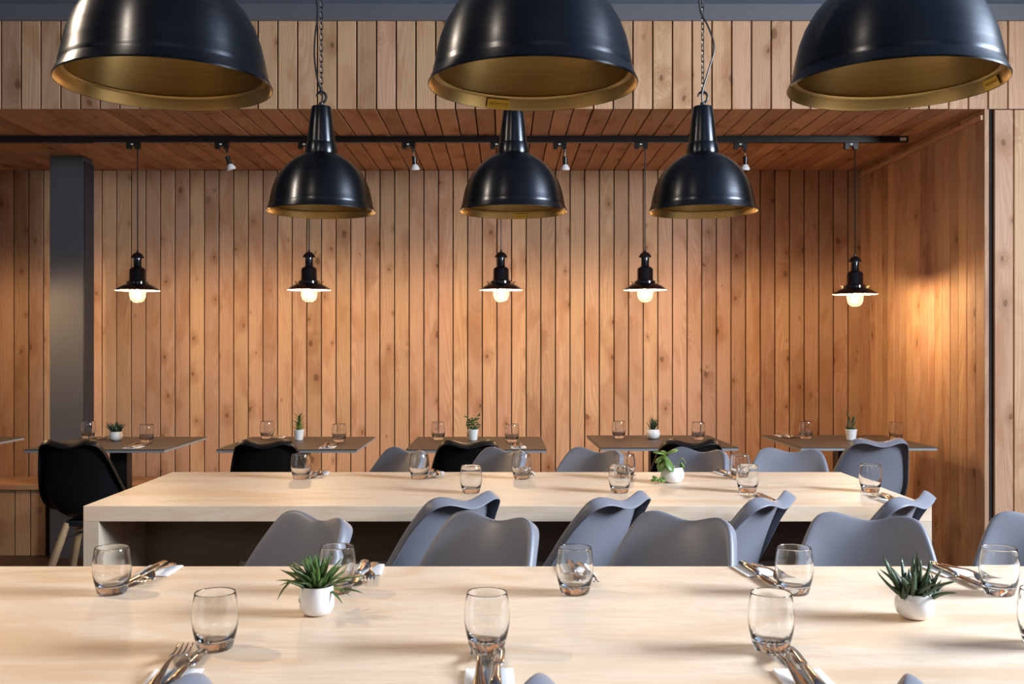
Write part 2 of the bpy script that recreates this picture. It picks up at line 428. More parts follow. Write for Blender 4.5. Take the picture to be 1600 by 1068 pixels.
def adapter(parent, dx):
    """plug that clips under the rail; dx = where its long end reaches"""
    a = MB(); a.box(dx-0.034, dx+0.034, -0.015, 0.015, -0.020, 0.0)
    a.box(dx-0.034, dx-0.012, -0.013, 0.013, -0.034, -0.019); a.box(dx+0.012, dx+0.034, -0.013, 0.013, -0.034, -0.019)
    o = a.obj('track_adapter', M['track'], parent, smooth=False)
    MB().box(dx-0.008, dx+0.004, -0.0165, -0.0145, -0.013, -0.006).obj('sticker', M['white'], o, smooth=False)
    return o
ZT = ZS - 0.0335

def make_pendant(x, z_rim, label):
    o = empty('pendant_lamp', (x, TY, z_rim))
    ad = adapter(o, -0.022); ad.location = (0, 0, ZT - z_rim)
    MB().tube([(0, 0, 0.205), (0, 0, ZT-z_rim-0.03)], 0.0030, 8).obj('cord', M['black'], o)
    prof = [(0.0, 0.212), (0.005, 0.211), (0.006, 0.200), (0.014, 0.198), (0.026, 0.188), (0.033, 0.176), (0.0335, 0.169), (0.021, 0.169),
            (0.0205, 0.128), (0.024, 0.122), (0.036, 0.116), (0.0415, 0.108), (0.042, 0.055), (0.047, 0.049), (0.056, 0.045), (0.057, 0.026), (0.054, 0.024), (0.0, 0.024)]
    MB().lathe(prof, 32).obj('lamp_housing', M['enamel'], o)
    sh = [(0.048, 0.036), (0.066, 0.031), (0.086, 0.0215), (0.103, 0.010), (0.115, 0.0), (0.1152, -0.0015)]
    MB().lathe(sh, 48).obj('shade', M['enamel'], o)
    MB().lathe([(0.030, 0.0245), (0.050, 0.0240), (0.075, 0.0190), (0.100, 0.0085), (0.1140, -0.0010)], 48).obj('shade_lining', M['creamin'], o)
    g = MB().lathe([(0.040, 0.020), (0.0425, 0.0), (0.0425, -0.020), (0.039, -0.040), (0.031, -0.055), (0.018, -0.0635), (0.0, -0.066)], 32)
    g.obj('globe', M['globe'], o)
    MB().lathe([(0.0, 0.026), (0.012, 0.024), (0.013, 0.005), (0.012, 0.003), (0.0, 0.003)], 16).obj('bulb_socket', M['brass'], o)
    MB().lathe([(0.0, 0.003), (0.010, 0.001), (0.0165, -0.012), (0.018, -0.024), (0.014, -0.038), (0.006, -0.047), (0.0, -0.048)], 20).obj('bulb', M['bulb'], o)
    for s in (-1, 1):
        sm = MB().tube([(s*0.050, 0, 0.034), (s*0.066, 0, 0.036), (s*0.070, 0, 0.030), (s*0.0715, 0, 0.016)], 0.0018, 6)
        sm.tube([(s*0.062, 0, 0.041), (s*0.078, 0, 0.043)], 0.0018, 6); sm.tube([(s*0.068, 0, 0.042), (s*0.068, 0, 0.034)], 0.0016, 6)
        sm.obj('thumb_screw', M['brass'], o)
    return tag(o, label, 'lamp', 'small lit pendants on the track')
mg, nt, b = new_mat('thin_globe_glass')
nt.nodes.remove(b)
tr = N(nt, 'ShaderNodeBsdfTransparent'); tr.inputs[0].default_value = (0.97, 0.97, 0.96, 1)
gl = N(nt, 'ShaderNodeBsdfGlossy'); gl.inputs['Roughness'].default_value = 0.03
lw = N(nt, 'ShaderNodeLayerWeight'); lw.inputs[0].default_value = 0.12
mx = N(nt, 'ShaderNodeMixShader'); nt.links.new(lw.outputs['Fresnel'], mx.inputs[0]); nt.links.new(tr.outputs[0], mx.inputs[1]); nt.links.new(gl.outputs[0], mx.inputs[2])
tl = N(nt, 'ShaderNodeBsdfTranslucent'); tl.inputs[0].default_value = (0.95, 0.93, 0.88, 1)
m2 = N(nt, 'ShaderNodeMixShader'); m2.inputs[0].default_value = 0.010; nt.links.new(mx.outputs[0], m2.inputs[1]); nt.links.new(tl.outputs[0], m2.inputs[2])
nt.links.new(m2.outputs[0], nt.nodes['Material Output'].inputs[0])
M['globe'] = mg
pend = [(215, 1.525, 'small black pendant with lit bulb hanging beside the grey pillar'),
        (483, 1.528, 'small black pendant with lit bulb, second along the track from the pillar'),
        (783, 1.528, 'small black pendant with lit bulb in the middle of the track row'),
        (1008, 1.528, 'small black pendant with lit bulb, second along the track from its sticker end'),
        (1336, 1.505, 'small black pendant with lit bulb and brass screws in the timber corner')]
for px, z, lab in pend: make_pendant(wx(px, TY), z, lab)
make_pendant(-2.90, 1.525, 'small black pendant with lit bulb beyond the pillar, outside the picture')

def make_spot(px, tilt, lab):
    o = empty('spotlight', (wx(px, TY), TY, ZT))
    adapter(o, -0.018)
    MB().tube([(0.008, 0, -0.030), (0.008, 0, -0.052)], 0.006, 8).obj('stem_collar', M['track'], o)
    MB().tube([(0.008, 0, -0.050), (0.009, 0, -0.074)], 0.0042, 8).obj('stem', M['chrome'], o)
    R_ = Matrix.Translation((0.010, 0, -0.070)) @ Matrix.Rotation(tilt, 4, 'Y') @ Matrix.Rotation(0.12, 4, 'X')
    MB().lathe([(0, 0), (0.010, 0), (0.013, -0.003), (0.013, -0.016), (0.0115, -0.017), (0.0115, -0.034), (0.013, -0.035), (0.013, -0.044), (0, -0.044)], 20, R_).obj('lamp_socket', M['track'], o)
    MB().lathe([(0, -0.042), (0.012, -0.042), (0.020, -0.053), (0.025, -0.062), (0.0255, -0.070), (0.023, -0.073), (0, -0.073)], 24, R_).obj('reflector_bulb', M['white'], o)
    return tag(o, lab, 'spotlight', 'unlit spots on the track')
make_spot(352, -0.28, 'unlit track spot with white bulb between the first two small pendants beside the pillar')
make_spot(644, -0.06, 'unlit track spot with white bulb between two dome lamps, over the third dark table')
make_spot(880, 0.0, 'unlit track spot with white bulb just beside the middle dome lamp')
make_spot(1162, 0.02, 'unlit track spot with white bulb behind the shoulder of the rear right dome lamp')

# ------------------------------------------------------------------ big dome pendants
def text_obj(body, size, mat, parent, name='lettering'):
    cu = bpy.data.curves.new(name, 'FONT'); cu.body = body; cu.size = size; cu.align_x = 'CENTER'; cu.align_y = 'CENTER'; cu.extrude = 0.0002
    tmp = link('tmp', cu); bpy.context.view_layer.update()
    me = bpy.data.meshes.new_from_object(tmp.evaluated_get(bpy.context.evaluated_depsgraph_get())); bpy.data.objects.remove(tmp); me.materials.clear(); me.materials.append(mat)
    o = link(name, me, parent); o['kind'] = 'stuff'; return o
RIMZ = 1.688
def make_dome(x, y, label, cable_pts, hook_flip, sticker_ang, top=ZC, tiltz=0):
    o = empty('dome_pendant', (x, y, RIMZ), tiltz)
    outer = [(0.1835, 0.0), (0.1845, 0.003), (0.183, 0.006), (0.1765, 0.020), (0.1757, 0.023), (0.1761, 0.027), (0.1745, 0.031), (0.171, 0.050), (0.1645, 0.078), (0.154, 0.106), (0.139, 0.132),
             (0.118, 0.157), (0.096, 0.175), (0.073, 0.190), (0.054, 0.198), (0.0535, 0.202)]
    MB().lathe(outer, 72).obj('shade', M['gun'], o)
    inner = [(0.1828, 0.0005), (0.181, 0.003), (0.1745, 0.0195), (0.1690, 0.0205), (0.1668, 0.0225), (0.1715, 0.0265), (0.168, 0.050), (0.161, 0.078), (0.150, 0.103), (0.134, 0.129),
             (0.112, 0.153), (0.090, 0.172), (0.068, 0.186), (0.0, 0.196)]
    MB().lathe(inner, 72).obj('shade_lining', M['brass_in'], o)
    MB().lathe([(0.0, 0.198), (0.0545, 0.198), (0.0555, 0.204), (0.052, 0.230), (0.048, 0.236), (0.0, 0.237)], 40).obj('collar', M['gun'], o)
    MB().lathe([(0.0, 0.234), (0.0475, 0.235), (0.0480, 0.242), (0.0405, 0.310), (0.0335, 0.356), (0.031, 0.360), (0.0, 0.361)], 40).obj('cap', M['gun'], o)
    MB().lathe([(0.0, 0.196), (0.022, 0.192), (0.024, 0.15), (0.018, 0.148), (0, 0.15)], 20).obj('bulb_socket', M['blackmetal'], o)
    f = -1 if hook_flip else 1
    hk = []
    for i in range(17):
        a = -PI/2 + f*0.2 + f*(-1)*i*(1.52*PI)/16
        hk.append((0.0165*math.cos(a)*1.0, 0, 0.392 + 0.019*math.sin(a)))
    h = MB().tube(hk, [0.0045]*13+[0.0042, 0.004, 0.0036, 0.003], 8)
    h.tube([(0, 0, 0.358), (0, 0, 0.374)], 0.0085, 10)
    h.obj('hook', M['blackmetal'], o)
    ch = MB(); z = 0.412; k = 0
    while z < top - RIMZ - 0.004:
        R_ = Matrix.Translation((0.0, 0, z)) @ Matrix.Rotation((k % 2)*PI/2 + 0.5, 4, 'Z')
        pts = [(0.0052*math.copysign(abs(math.cos(a))**0.6, math.cos(a)), 0, 0.0115*math.copysign(abs(math.sin(a))**0.6, math.sin(a))) for a in [2*PI*i/10+0.1 for i in range(10)]]
        ch.tube(pts, 0.0016, 5, closed=True, mat=R_); z += 0.0185; k += 1
    c_ = ch.obj('chain', M['steelink'], o); c_['kind'] = 'stuff'
    MB().tube(smooth_path([(p[0], p[1], p[2]) for p in cable_pts] + [(cable_pts[-1][0]*0.6, 0.0, top-RIMZ)]), 0.0032, 8).obj('cable', M['blackmetal'], o)
    MB().lathe([(0, top-RIMZ-0.001), (0.03, top-RIMZ-0.001), (0.03, top-RIMZ-0.02), (0.012, top-RIMZ-0.026), (0, top-RIMZ-0.026)], 24).obj('ceiling_plate', M['blackmetal'], o)
    # maker's plate on the inside of the flared lip
    if sticker_ang is not None:
        r_ = 0.1725; a0 = sticker_ang; hw = 0.0225/r_; v = []; fc = []
        n = 6
        for lay in (0.0, -0.0011):
            for zz, rr in ((0.0010, 0.1795), (0.0172, 0.1733)):
                for i in range(n+1):
                    a = a0 - hw + 2*hw*i/n
                    v.append(((rr+lay)*math.cos(a), (rr+lay)*math.sin(a), zz))
        s = n+1
        for L in (0, 2):
            for i in range(n):
                fc.append((L*s+i, L*s+i+1, (L+1)*s+i+1, (L+1)*s+i))
        bb = MB(); bb.v = v; bb.f = fc
        pt = bb.obj('maker_plate', M['yellow'], o, smooth=False); pt['label'] = 'small yellow plate with stamped capital letters'
        tx = text_obj('INDUSTVILLE', 0.0066, M['yellowdk'], pt)
        # lay the letters on the curved plate, facing the lamp's axis
        for v_ in tx.data.vertices:
            zz = 0.0066 + (v_.co.y + 0.0026)*0.93; rr = 0.1795 - (zz-0.001)*0.383 - 0.0012 - max(v_.co.z, 0)
            a = a0 - v_.co.x/0.176
            v_.co = (rr*math.cos(a), rr*math.sin(a), zz)
        tx.data.update()
    return tag(o, label, 'lamp', 'big gunmetal dome lamps over the birch tables')
def smooth_path(pts, n=6):
    P_ = [Vector(p) for p in pts]; P_ = [P_[0]*2-P_[1]] + P_ + [P_[-1]*2-P_[-2]]
    out = []
    for i in range(1, len(P_)-2):
        for k in range(n):
            t_ = k/n; a, b_, c_, d_ = P_[i-1:i+3]
            out.append(0.5*((2*b_) + (c_-a)*t_ + (2*a-5*b_+4*c_-d_)*t_*t_ + (3*b_-a-3*c_+d_)*t_**3))
    out.append(P_[-2]); return out
YB, YF = 3.40, 1.755
cabL = [(0, 0, 0.362), (0.004, -0.004, 0.40), (-0.012, -0.006, 0.45), (-0.022, -0.006, 0.53), (-0.020, -0.006, 0.60), (-0.012, -0.004, 0.68), (-0.020, -0.004, 0.80)]
cabR = [(0, 0, 0.362), (-0.002, -0.005, 0.41), (0.018, -0.006, 0.48), (0.038, -0.006, 0.56), (0.018, -0.006, 0.63), (-0.010, -0.005, 0.69), (-0.008, -0.004, 0.78), (0.012, -0.004, 0.86)]
make_dome(wx(502, YB), YB, 'dark metal dome lamp over the middle table, nearer the grey pillar', cabL, True, None)
make_dome(wx(802, YB), YB, 'dark dome lamp in the middle of the rear row, small yellow plate inside', cabL, False, PI/2-0.155)
make_dome(wx(1098, YB), YB, 'dark dome lamp of the rear row with a wavy cable crossing its chain', cabR, True, None)
make_dome(wx(259, YF), YF, 'large looking dome lamp at the top left, brass coloured inside', cabL, False, None)
make_dome(wx(832.5, YF), YF, 'large looking dome lamp at the top centre, yellow plate on its inner lip', cabR, False, PI/2+0.36)
make_dome(wx(1399, YF), YF, 'large looking dome lamp at the top right, orange glint down one side', cabL, True, 0.06)

# ------------------------------------------------------------------ tables
def long_table(y0, y1, x0, x1, label, seamx=None):
    cx, cy_ = (x0+x1)/2, (y0+y1)/2; hx, hy = (x1-x0)/2, (y1-y0)/2
    t = empty('dining_table', (cx, cy_, 0))
    th = 0.047
    MB().box(-hx, hx, -hy, hy, 0.75-th, 0.75).obj('tabletop', M['birch'], t, smooth=False, bevel=0.0012)
    for s in (-1, 1):
        a, b_ = sorted((s*hx, s*(hx-th)))
        MB().box(a, b_, -hy, hy, 0.001, 0.75-th-0.0005).obj('side_panel', M['birch_edge'], t, smooth=False, bevel=0.001)
    MB().box(-hx+th+0.0005, hx-th-0.0005, -0.012, 0.012, 0.04, 0.75-th-0.0005).obj('centre_panel', M['ply_shaded'], t, smooth=False)
    MB().box(-0.905, 0.94, -0.03, -0.0125, 0.30, 0.502).obj('stretcher', M['birch_edge'], t, smooth=False)
    return tag(t, label, 'table', 'long pale birch tables')
TX0, TX1 = wx(130, 2.998), wx(1456, 2.998)
long_table(2.998, 3.808, TX0, TX1, 'long pale birch box shaped table in the middle, under the rear dome lamps')
long_table(1.366, 2.176, TX0-0.25, TX1+0.50, 'long pale birch table in front, under the big dome lamps')

def small_table(cx, y0, y1, rz, label, first=[None]):
    hy = 0.33
    cy_ = (y0+y1)/2
    if first[0] is None:
        t = empty('cafe_table', (cx, cy_, 0))
        MB().box(-0.328, 0.328, -hy, hy, 0.7465, 0.7505).obj('tabletop', M['slate'], t, smooth=False)
        MB().box(-0.326, 0.326, -hy+0.002, hy-0.002, 0.735, 0.7463).obj('table_core', M['slate_edge'], t, smooth=False)
        MB().box(-0.043, 0.043, -0.035, 0.035, 0.012, 0.726).obj('column', M['blackmetal'], t, smooth=False, bevel=0.002)
        MB().box(-0.15, 0.15, -0.15, 0.15, 0.7262, 0.7348).obj('mounting_plate', M['blackmetal'], t, smooth=False)
        MB().box(-0.21, 0.21, -0.21, 0.21, 0.001, 0.012).obj('base_plate', M['blackmetal'], t, smooth=False, bevel=0.003)
        first[0] = t
    else: t = copy_tree(first[0], (cx, cy_, 0))
    t.location = (cx, cy_, 0); t.rotation_euler = (0, 0, rz)
    return tag(t, label, 'table', 'small dark square tables along the bench')
small_table(-2.872, 4.636, 5.294, 0, 'dark square table cut off beyond the grey pillar')
small_table(-1.905, 4.636, 5.294, 0, 'dark square table beside the grey pillar, with a squat leafy pot plant')
small_table(-1.008, 4.636, 5.294, 0, 'dark square table with a slim upright plant in a tapered white pot')
small_table(-0.125, 4.636, 5.294, 0, 'dark square table with a bushy small leaved plant, behind the middle black chair')
small_table(0.785, 4.72, 5.38, 0.02, 'dark square table with a spiky dark plant in a round white pot')
small_table(1.735, 4.73, 5.39, 0.015, 'dark square table in the timber corner behind the tall grey chair')

# ------------------------------------------------------------------ chairs
def shell_mesh():
    Pc = [(0.215,0.428),(0.198,0.446),(0.12,0.440),(0.03,0.430),(-0.06,0.428),(-0.13,0.440),(-0.168,0.480),(-0.190,0.560),(-0.212,0.650),(-0.245,0.735),(-0.280,0.795)]
    Ec = [(0.200,0.440),(0.180,0.455),(0.115,0.467),(0.035,0.482),(-0.030,0.508),(-0.085,0.550),(-0.130,0.600),(-0.163,0.655),(-0.193,0.708),(-0.225,0.757),(-0.256,0.800)]
    W = [0.135,0.160,0.183,0.192,0.192,0.188,0.178,0.165,0.152,0.138,0.122]
    nu = 15; nv = len(Pc)
    us = [-1 + 2*i/(nu-1) for i in range(nu)]
    grid = []
    for j in range(nv):
        row = []
        for u in us:
            s_ = abs(u)**2.4
            y = Pc[j][0]*(1-s_) + Ec[j][0]*s_; z = Pc[j][1]*(1-s_) + Ec[j][1]*s_
            if j == nv-1: z += 0.016*math.sin(min(abs(u)/0.72, 1.0)*PI/2)**2 - 0.014*max(0, (abs(u)-0.8)/0.2)
            row.append(Vector((W[j]*u, y, z)))
        grid.append(row)
    vs = [v for r in grid for v in r]; fs = []
    for j in range(nv-1):
        for i in range(nu-1):
            a = j*nu+i; fs.append((a, a+1, a+nu+1, a+nu))
    # rim: up one side, across the top, down the other
    path = [(j, 0) for j in range(nv)] + [(nv-1, i) for i in range(1, nu-1)] + [(j, nu-1) for j in range(nv-1, -1, -1)]
    prev = [j*nu+i for j, i in path]
    nn = len(path)
    for ring, (a_, b_) in enumerate(((0.0055, 0.002), (0.0085, 0.009), (0.009, 0.019), (0.0085, 0.027))):
        cur = []
        for idx, (j, i) in enumerate(path):
            tj = (Vector((0, *Ec[min(j+1, nv-1)])) - Vector((0, *Ec[max(j-1, 0)]))).normalized()
            n_ = Vector((0, -tj.z, tj.y))
            side = -1 if i == 0 else (1 if i == nu-1 else 0)
            topf = 1.0 if j == nv-1 else 0.0
            out = Vector((side, 0, 0)) + (tj if topf else Vector((0, 0, 0)))
            if side and topf: out = (Vector((side, 0, 0)) + tj)
            out.normalize()
            bb = b_*(1.55 if topf else 1.0) if not (side and topf) else b_*1.35
            p = grid[j][i] + out*a_ + n_*bb
            cur.append(len(vs)); vs.append(p)
        for k in range(nn-1): fs.append((prev[k], prev[k+1], cur[k+1], cur[k]))
        prev = cur
    m_ = MB(); m_.v = [tuple(v) for v in vs]; m_.f = fs
    return m_
def make_chair(mat, name):
    t = empty(name, (0, 0, 0))
    o = shell_mesh().obj('seat_shell', M[mat], t, autos=False)
    so = o.modifiers.new('thickness', 'SOLIDIFY'); so.thickness = 0.005; so.offset = 0
    ss = o.modifiers.new('smooth', 'SUBSURF'); ss.levels = 2; ss.render_levels = 2
    b_ = MB(); b_.box(-0.085, 0.085, -0.095, 0.095, 0.398, 0.424)
    mt = b_.obj('seat_mount', M['blackmetal'], t, smooth=False, bevel=0.004)
    for sx in (-1, 1):
        for sy in (-1, 1):
            top_ = Vector((sx*0.085, sy*0.085, 0.412)); bot = Vector((sx*0.192, sy*0.192, 0.0))
            lg = MB().tube([top_, top_.lerp(bot, 0.2), top_.lerp(bot, 0.6), bot], [0.0155, 0.0185, 0.0165, 0.0115], 12).obj('leg', M['oak'], t)
            p = top_.lerp(bot, 0.17)
            out = Vector((sx, sy, 0)).normalized()
            MB().tube([p+out*0.012, p+out*0.021], 0.006, 8).obj('bolt', M['blackmetal'], lg)
    for s in (-1, 1):
        MB().tube([(-0.11, -s*0.11, 0.33), (0, 0, 0.372), (0.11, s*0.11, 0.33)], 0.0045, 6).obj('brace', M['blackmetal'], t)
    return t
BK = 0.275
protos = {}
def chair(kind, px, D, yaw_deg, label, group):
    """px, D: where the middle of the backrest's top edge stands; yaw 0 looks away from the camera, + turns counter-clockwise"""
    a = math.radians(yaw_deg); fw = Vector((-math.sin(a), math.cos(a), 0))
    p = Vector((wx(px, D), D, 0)) + fw*BK
    if kind not in protos:
        protos[kind] = t = make_chair(kind, 'dining_chair'); t.location = p; t.rotation_euler = (0, 0, a)
    else: t = copy_tree(protos[kind], p, a)
    return tag(t, label, 'chair', group)
G1 = 'chairs at the small dark tables'
chair('black', 108, 4.43, 2, 'black moulded chair with wooden legs beside the grey pillar', G1)
chair('black', 414, 4.43, 3, 'black moulded chair at the table with the slim upright plant', G1)
chair('black', 732, 4.43, 2, 'black moulded chair between two grey chair backs, middle of the room', G1)
chair('black', 1080, 4.46, -2, 'black moulded chair mostly hidden behind a grey one, at the spiky plant table', G1)
chair('grey', 1374, 4.50, 2, 'grey moulded chair turned to the dark corner table, largest back of the far row', G1)
G2 = 'grey chairs on the far side of the middle table'
for px, yw, lab in ((636, 132, 'grey chair behind middle table, between the two nearest black chairs and beside the second'),
                    (790, 130, 'grey chair behind middle table, just beside the middle black chair'),
                    (932, 138, 'grey chair behind middle table standing alone before the plank wall'),
                    (1094, 138, 'grey chair behind middle table, overlapping the last black chair'),
                    (1236, 156, 'grey chair behind middle table, next to the tall grey corner chair')):
    chair('grey', px, 4.05, yw, lab, G2)
G3 = 'grey chairs on the near side of the middle table'
for px, yw, lab in ((726, 43, 'grey chair with its back to us at the middle table, under the middle dome lamp'),
                    (969, 45, 'grey chair with its back to us, tucked in before the trailing plant'),
                    (1206, 50, 'grey chair with its back to us, in front of a fork and glass'),
                    (1424, 44, 'grey chair with its back to us at the end corner of the middle table')):
    chair('grey', px, 2.80, yw, lab, G3)
G4 = 'grey chairs on the far side of the front table'
for px, yw, lab in ((494, 138, 'grey chair facing us behind the green spiky plant on the front table'),
                    (772, 144, 'grey chair facing us, second from the green spiky plant behind the front table'),
                    (1072, 142, 'grey chair facing us behind the front table, broad back in the centre right'),
                    (1356, 157, 'grey chair facing us behind the dark succulent on the front table'),
                    (1640, 150, 'grey chair facing us cut off at the right edge by the plank wall')):
    chair('grey', px, 2.46, yw, lab, G4)
G5 = 'grey chairs on the near side of the front table, only their tops in view'
for px, yw, lab in ((188, 48, 'tip of a grey chair back at the bottom edge beside fork and knife, left'),
                    (762, 48, 'tip of a grey chair back at the bottom edge, right of the middle cutlery'),
                    (1372, 46, 'tip of a grey chair back at the bottom edge below the dark succulent')):
    chair('grey', px, 1.19, yw, lab, G5)

# ------------------------------------------------------------------ tumblers
def make_tumbler(loc):
    t = empty('tumbler', loc)
    o_ = [(0.0, 0.0), (0.025, 0.0), (0.0272, 0.0015), (0.0300, 0.012), (0.0340, 0.028), (0.0364, 0.045), (0.0362, 0.058), (0.0342, 0.076), (0.0322, 0.0885), (0.0317, 0.0900)]
    i_ = [(0.0312, 0.0899), (0.0313, 0.0880), (0.0333, 0.0760), (0.0352, 0.058), (0.0352, 0.045), (0.0324, 0.029), (0.0275, 0.0185), (0.020, 0.0145), (0.0, 0.0135)]
    MB().lathe(o_ + i_, 40).obj('glass_body', M['glass'], t, autos=False)
    return t
tproto = [None]
def tumbler(px, D, z, label, group):
    loc = (wx(px, D), D, z + 0.0006)
    if tproto[0] is None: tproto[0] = t = make_tumbler(loc)
    else: t = copy_tree(tproto[0], loc)
    t.rotation_euler = (0, 0, random.uniform(0, 6))
    return tag(t, label, 'glass', group)
ZTB = 0.7505
g = 'tumblers on the front table'
for px, D, lab in ((175, 1.936, 'empty tumbler on front table in front of the box table leg, far side'),
                   (527, 1.945, 'empty tumbler on front table half behind the green spiky plant'),
                   (898, 1.936, 'empty tumbler on front table alone in the far row, near its centre'),
                   (1241, 1.936, 'empty tumbler on front table, far one of the pair that overlap'),
                   (1561, 1.930, 'empty tumbler on front table next to the dark succulent, far side'),
                   (336, 1.581, 'empty tumbler on front table above a fork and knife, near side left'),
                   (761, 1.581, 'empty tumbler on front table above fork and knife, near side middle'),
                   (1205, 1.578, 'empty tumbler on front table, near one of the pair that overlap'),
                   (1628, 1.60, 'empty tumbler on front table cut by the right edge of the picture')):
    tumbler(px, D, 0.75, lab, g)
g = 'tumblers on the middle table'
for px, D, lab in ((470, 3.61, 'tumbler on middle table next to the second black chair'),
                   (655, 3.61, 'tumbler on middle table in front of the first grey chair of the far side'),
                   (815, 3.61, 'tumbler on middle table in front of the grey chair beside the middle black chair'),
                   (977, 3.61, 'tumbler on middle table, far one of the pair behind a grey chair top'),
                   (1156, 3.60, 'tumbler on middle table, far one of the pair beside the trailing plant'),
                   (736, 3.26, 'tumbler on middle table standing alone behind a grey chair top'),
                   (968, 3.27, 'tumbler on middle table, near one of the pair behind a grey chair top'),
                   (1168, 3.28, 'tumbler on middle table, near one of the pair, fork tines before it'),
                   (1360, 3.29, 'tumbler near the end of the middle table before the tall grey chair')):
    tumbler(px, D, 0.75, lab, g)
g = 'tumblers on the small dark tables'
for px, D, lab in ((138, 5.20, 'tumbler on dark table in front of the grey pillar'),
                   (229, 4.98, 'tumbler on dark table beside the squat leafy plant'),
                   (417, 5.18, 'tumbler on dark table above the second black chair'),
                   (530, 5.00, 'tumbler on dark table on the far side of the slim plant from the black chair'),
                   (685, 5.12, 'tumbler on dark table with a bushy plant, at its grey chair end'),
                   (800, 5.00, 'tumbler on dark table beside the bushy plant and a white napkin'),
                   (967, 5.20, 'tumbler on dark table beside the spiky plant, clear of any chair'),
                   (1091, 5.13, 'tumbler on dark table above the last black chair'),
                   (1259, 5.18, 'tumbler on the dark corner table, clear of the tall grey chair'),
                   (1400, 5.12, 'tumbler on the dark corner table, mostly hidden by the tall grey chair')):
    tumbler(px, D, ZTB, lab, g)

# ------------------------------------------------------------------ cutlery and napkins
def ribbon(sta, seg_y, thick=0.0016):
    """sta: list of (y, half width, z); a strip with thickness, slightly crowned"""
    vs = []; fs = []
    for y, hw, z in sta:
        vs += [(-hw, y, z), (0, y, z+thick*0.5), (hw, y, z), (hw, y, z-thick), (-hw, y, z-thick)]
    n = len(sta)
    for i in range(n-1):
        a = i*5; b_ = a+5
        for k in range(5): fs.append((a+k, a+(k+1) % 5, b_+(k+1) % 5, b_+k))
    fs.append((4, 3, 2, 1, 0)); fs.append(tuple((n-1)*5+k for k in range(5)))
    return vs, fs
def make_fork():
    t = empty('fork', (0, 0, 0))
    h = MB(); h.add(*ribbon([(-0.10, 0.002, 0.004), (-0.097, 0.0085, 0.004), (-0.08, 0.0095, 0.0045), (-0.045, 0.006, 0.008), (-0.005, 0.0032, 0.013), (0.022, 0.0035, 0.013), (0.032, 0.009, 0.0105), (0.042, 0.0125, 0.007), (0.05, 0.013, 0.0052)], 0))
    h.obj('handle', M['chrome'], t, autos=False)
    for k in range(4):
        x = -0.0108 + k*0.0072
        q = MB(); q.add([(a+x, b_, c_) for a, b_, c_ in ribbon([(0.049, 0.0021, 0.0052), (0.065, 0.0019, 0.0042), (0.082, 0.0016, 0.0062), (0.096, 0.0008, 0.0105)], 0)[0]], ribbon([(0,1,0)]*4, 0)[1])
        q.obj('tine', M['chrome'], t, autos=False)
    return t
def make_knife():
    t = empty('table_knife', (0, 0, 0))
    h = MB(); h.add(*ribbon([(-0.105, 0.003, 0.0065), (-0.102, 0.0085, 0.0075), (-0.06, 0.0075, 0.0075), (-0.01, 0.0055, 0.007), (0.005, 0.006, 0.0055)], 0, 0.005))
    h.obj('handle', M['chrome'], t, autos=False)
    b_ = MB(); b_.add(*ribbon([(0.004, 0.006, 0.0042), (0.02, 0.0095, 0.0040), (0.07, 0.0105, 0.0040), (0.095, 0.0085, 0.0040), (0.108, 0.003, 0.0040)], 0, 0.0012))
    b_.obj('blade', M['chrome'], t, autos=False)
    return t
def make_napkin():
    t = empty('napkin', (0, 0, 0))
    random.seed(3)
    for k, (dx, dy, z) in enumerate(((0, 0, 0.0002), (0.002, 0.003, 0.0014))):
        nx, ny = 8, 14; vs = []; fs = []
        for lay in (0, 1):
            for j in range(ny+1):
                for i in range(nx+1):
                    x = -0.035+0.070*i/nx+dx; y = -0.100+0.098*j/ny+dy
                    w_ = 0.0010*math.sin(7*x/0.04+y*40+k) if lay == 1 else 0
                    vs.append((x, y, z + (0.0012+abs(w_)*0.9 if lay else 0)))
        s = (nx+1)*(ny+1)
        for j in range(ny):
            for i in range(nx):
                a = j*(nx+1)+i
                fs.append((a, a+1, a+nx+2, a+nx+1)); fs.append((s+a, s+a+nx+1, s+a+nx+2, s+a+1))
        def idx(i, j): return j*(nx+1)+i
        bd = [idx(i, 0) for i in range(nx+1)] + [idx(nx, j) for j in range(1, ny+1)] + [idx(i, ny) for i in range(nx-1, -1, -1)] + [idx(0, j) for j in range(ny-1, 0, -1)]
        for a, b_ in zip(bd, bd[1:]+bd[:1]): fs.append((a, s+a, s+b_, b_))
        m_ = MB(); m_.v = vs; m_.f = fs; m_.obj('paper_layer', M['napkin'], t)
    return t
tools = {}
def put(kind, x, y, z, rz, label, cat, group):
    mk_ = {'fork': make_fork, 'table_knife': make_knife, 'napkin': make_napkin}[kind]
    if kind not in tools:
        tools[kind] = t = mk_(); t.location = (x, y, z); t.rotation_euler = (0, 0, rz)
    else: t = copy_tree(tools[kind], (x, y, z), rz)
    return tag(t, label, cat, group)
def setting(x, y, far, where, z=0.75, tilt=0.0, sep=0.027):
    """y: middle of the cutlery; far: laid for the diner on the far side"""
    r = (PI if far else 0) + tilt
    gname = 'cutlery and napkins laid on the tables'
    off = 0.018 if far else -0.018
    put('napkin', x, y, z+0.0003, r + 0.03, 'folded white napkin ' + where, 'napkin', gname)
    s = -1 if far else 1
    put('fork', x - s*sep/2, y, z+0.0035, r + 0.03, 'steel fork ' + where, 'fork', gname)
    put('table_knife', x + s*sep/2, y, z+0.0035, r - 0.02, 'steel knife ' + where, 'knife', gname)
setting(-0.735, 2.075, True, 'on the far side of the front table before the box table leg', tilt=-0.05)
setting(-0.290, 2.085, True, 'behind the green spiky plant and its tumbler', tilt=0.02)
setting(0.160, 2.075, True, 'seen through the lone tumbler of the far row', tilt=0.04)
setting(0.545, 2.075, True, 'beside the far tumbler of the overlapping pair', tilt=0.10)
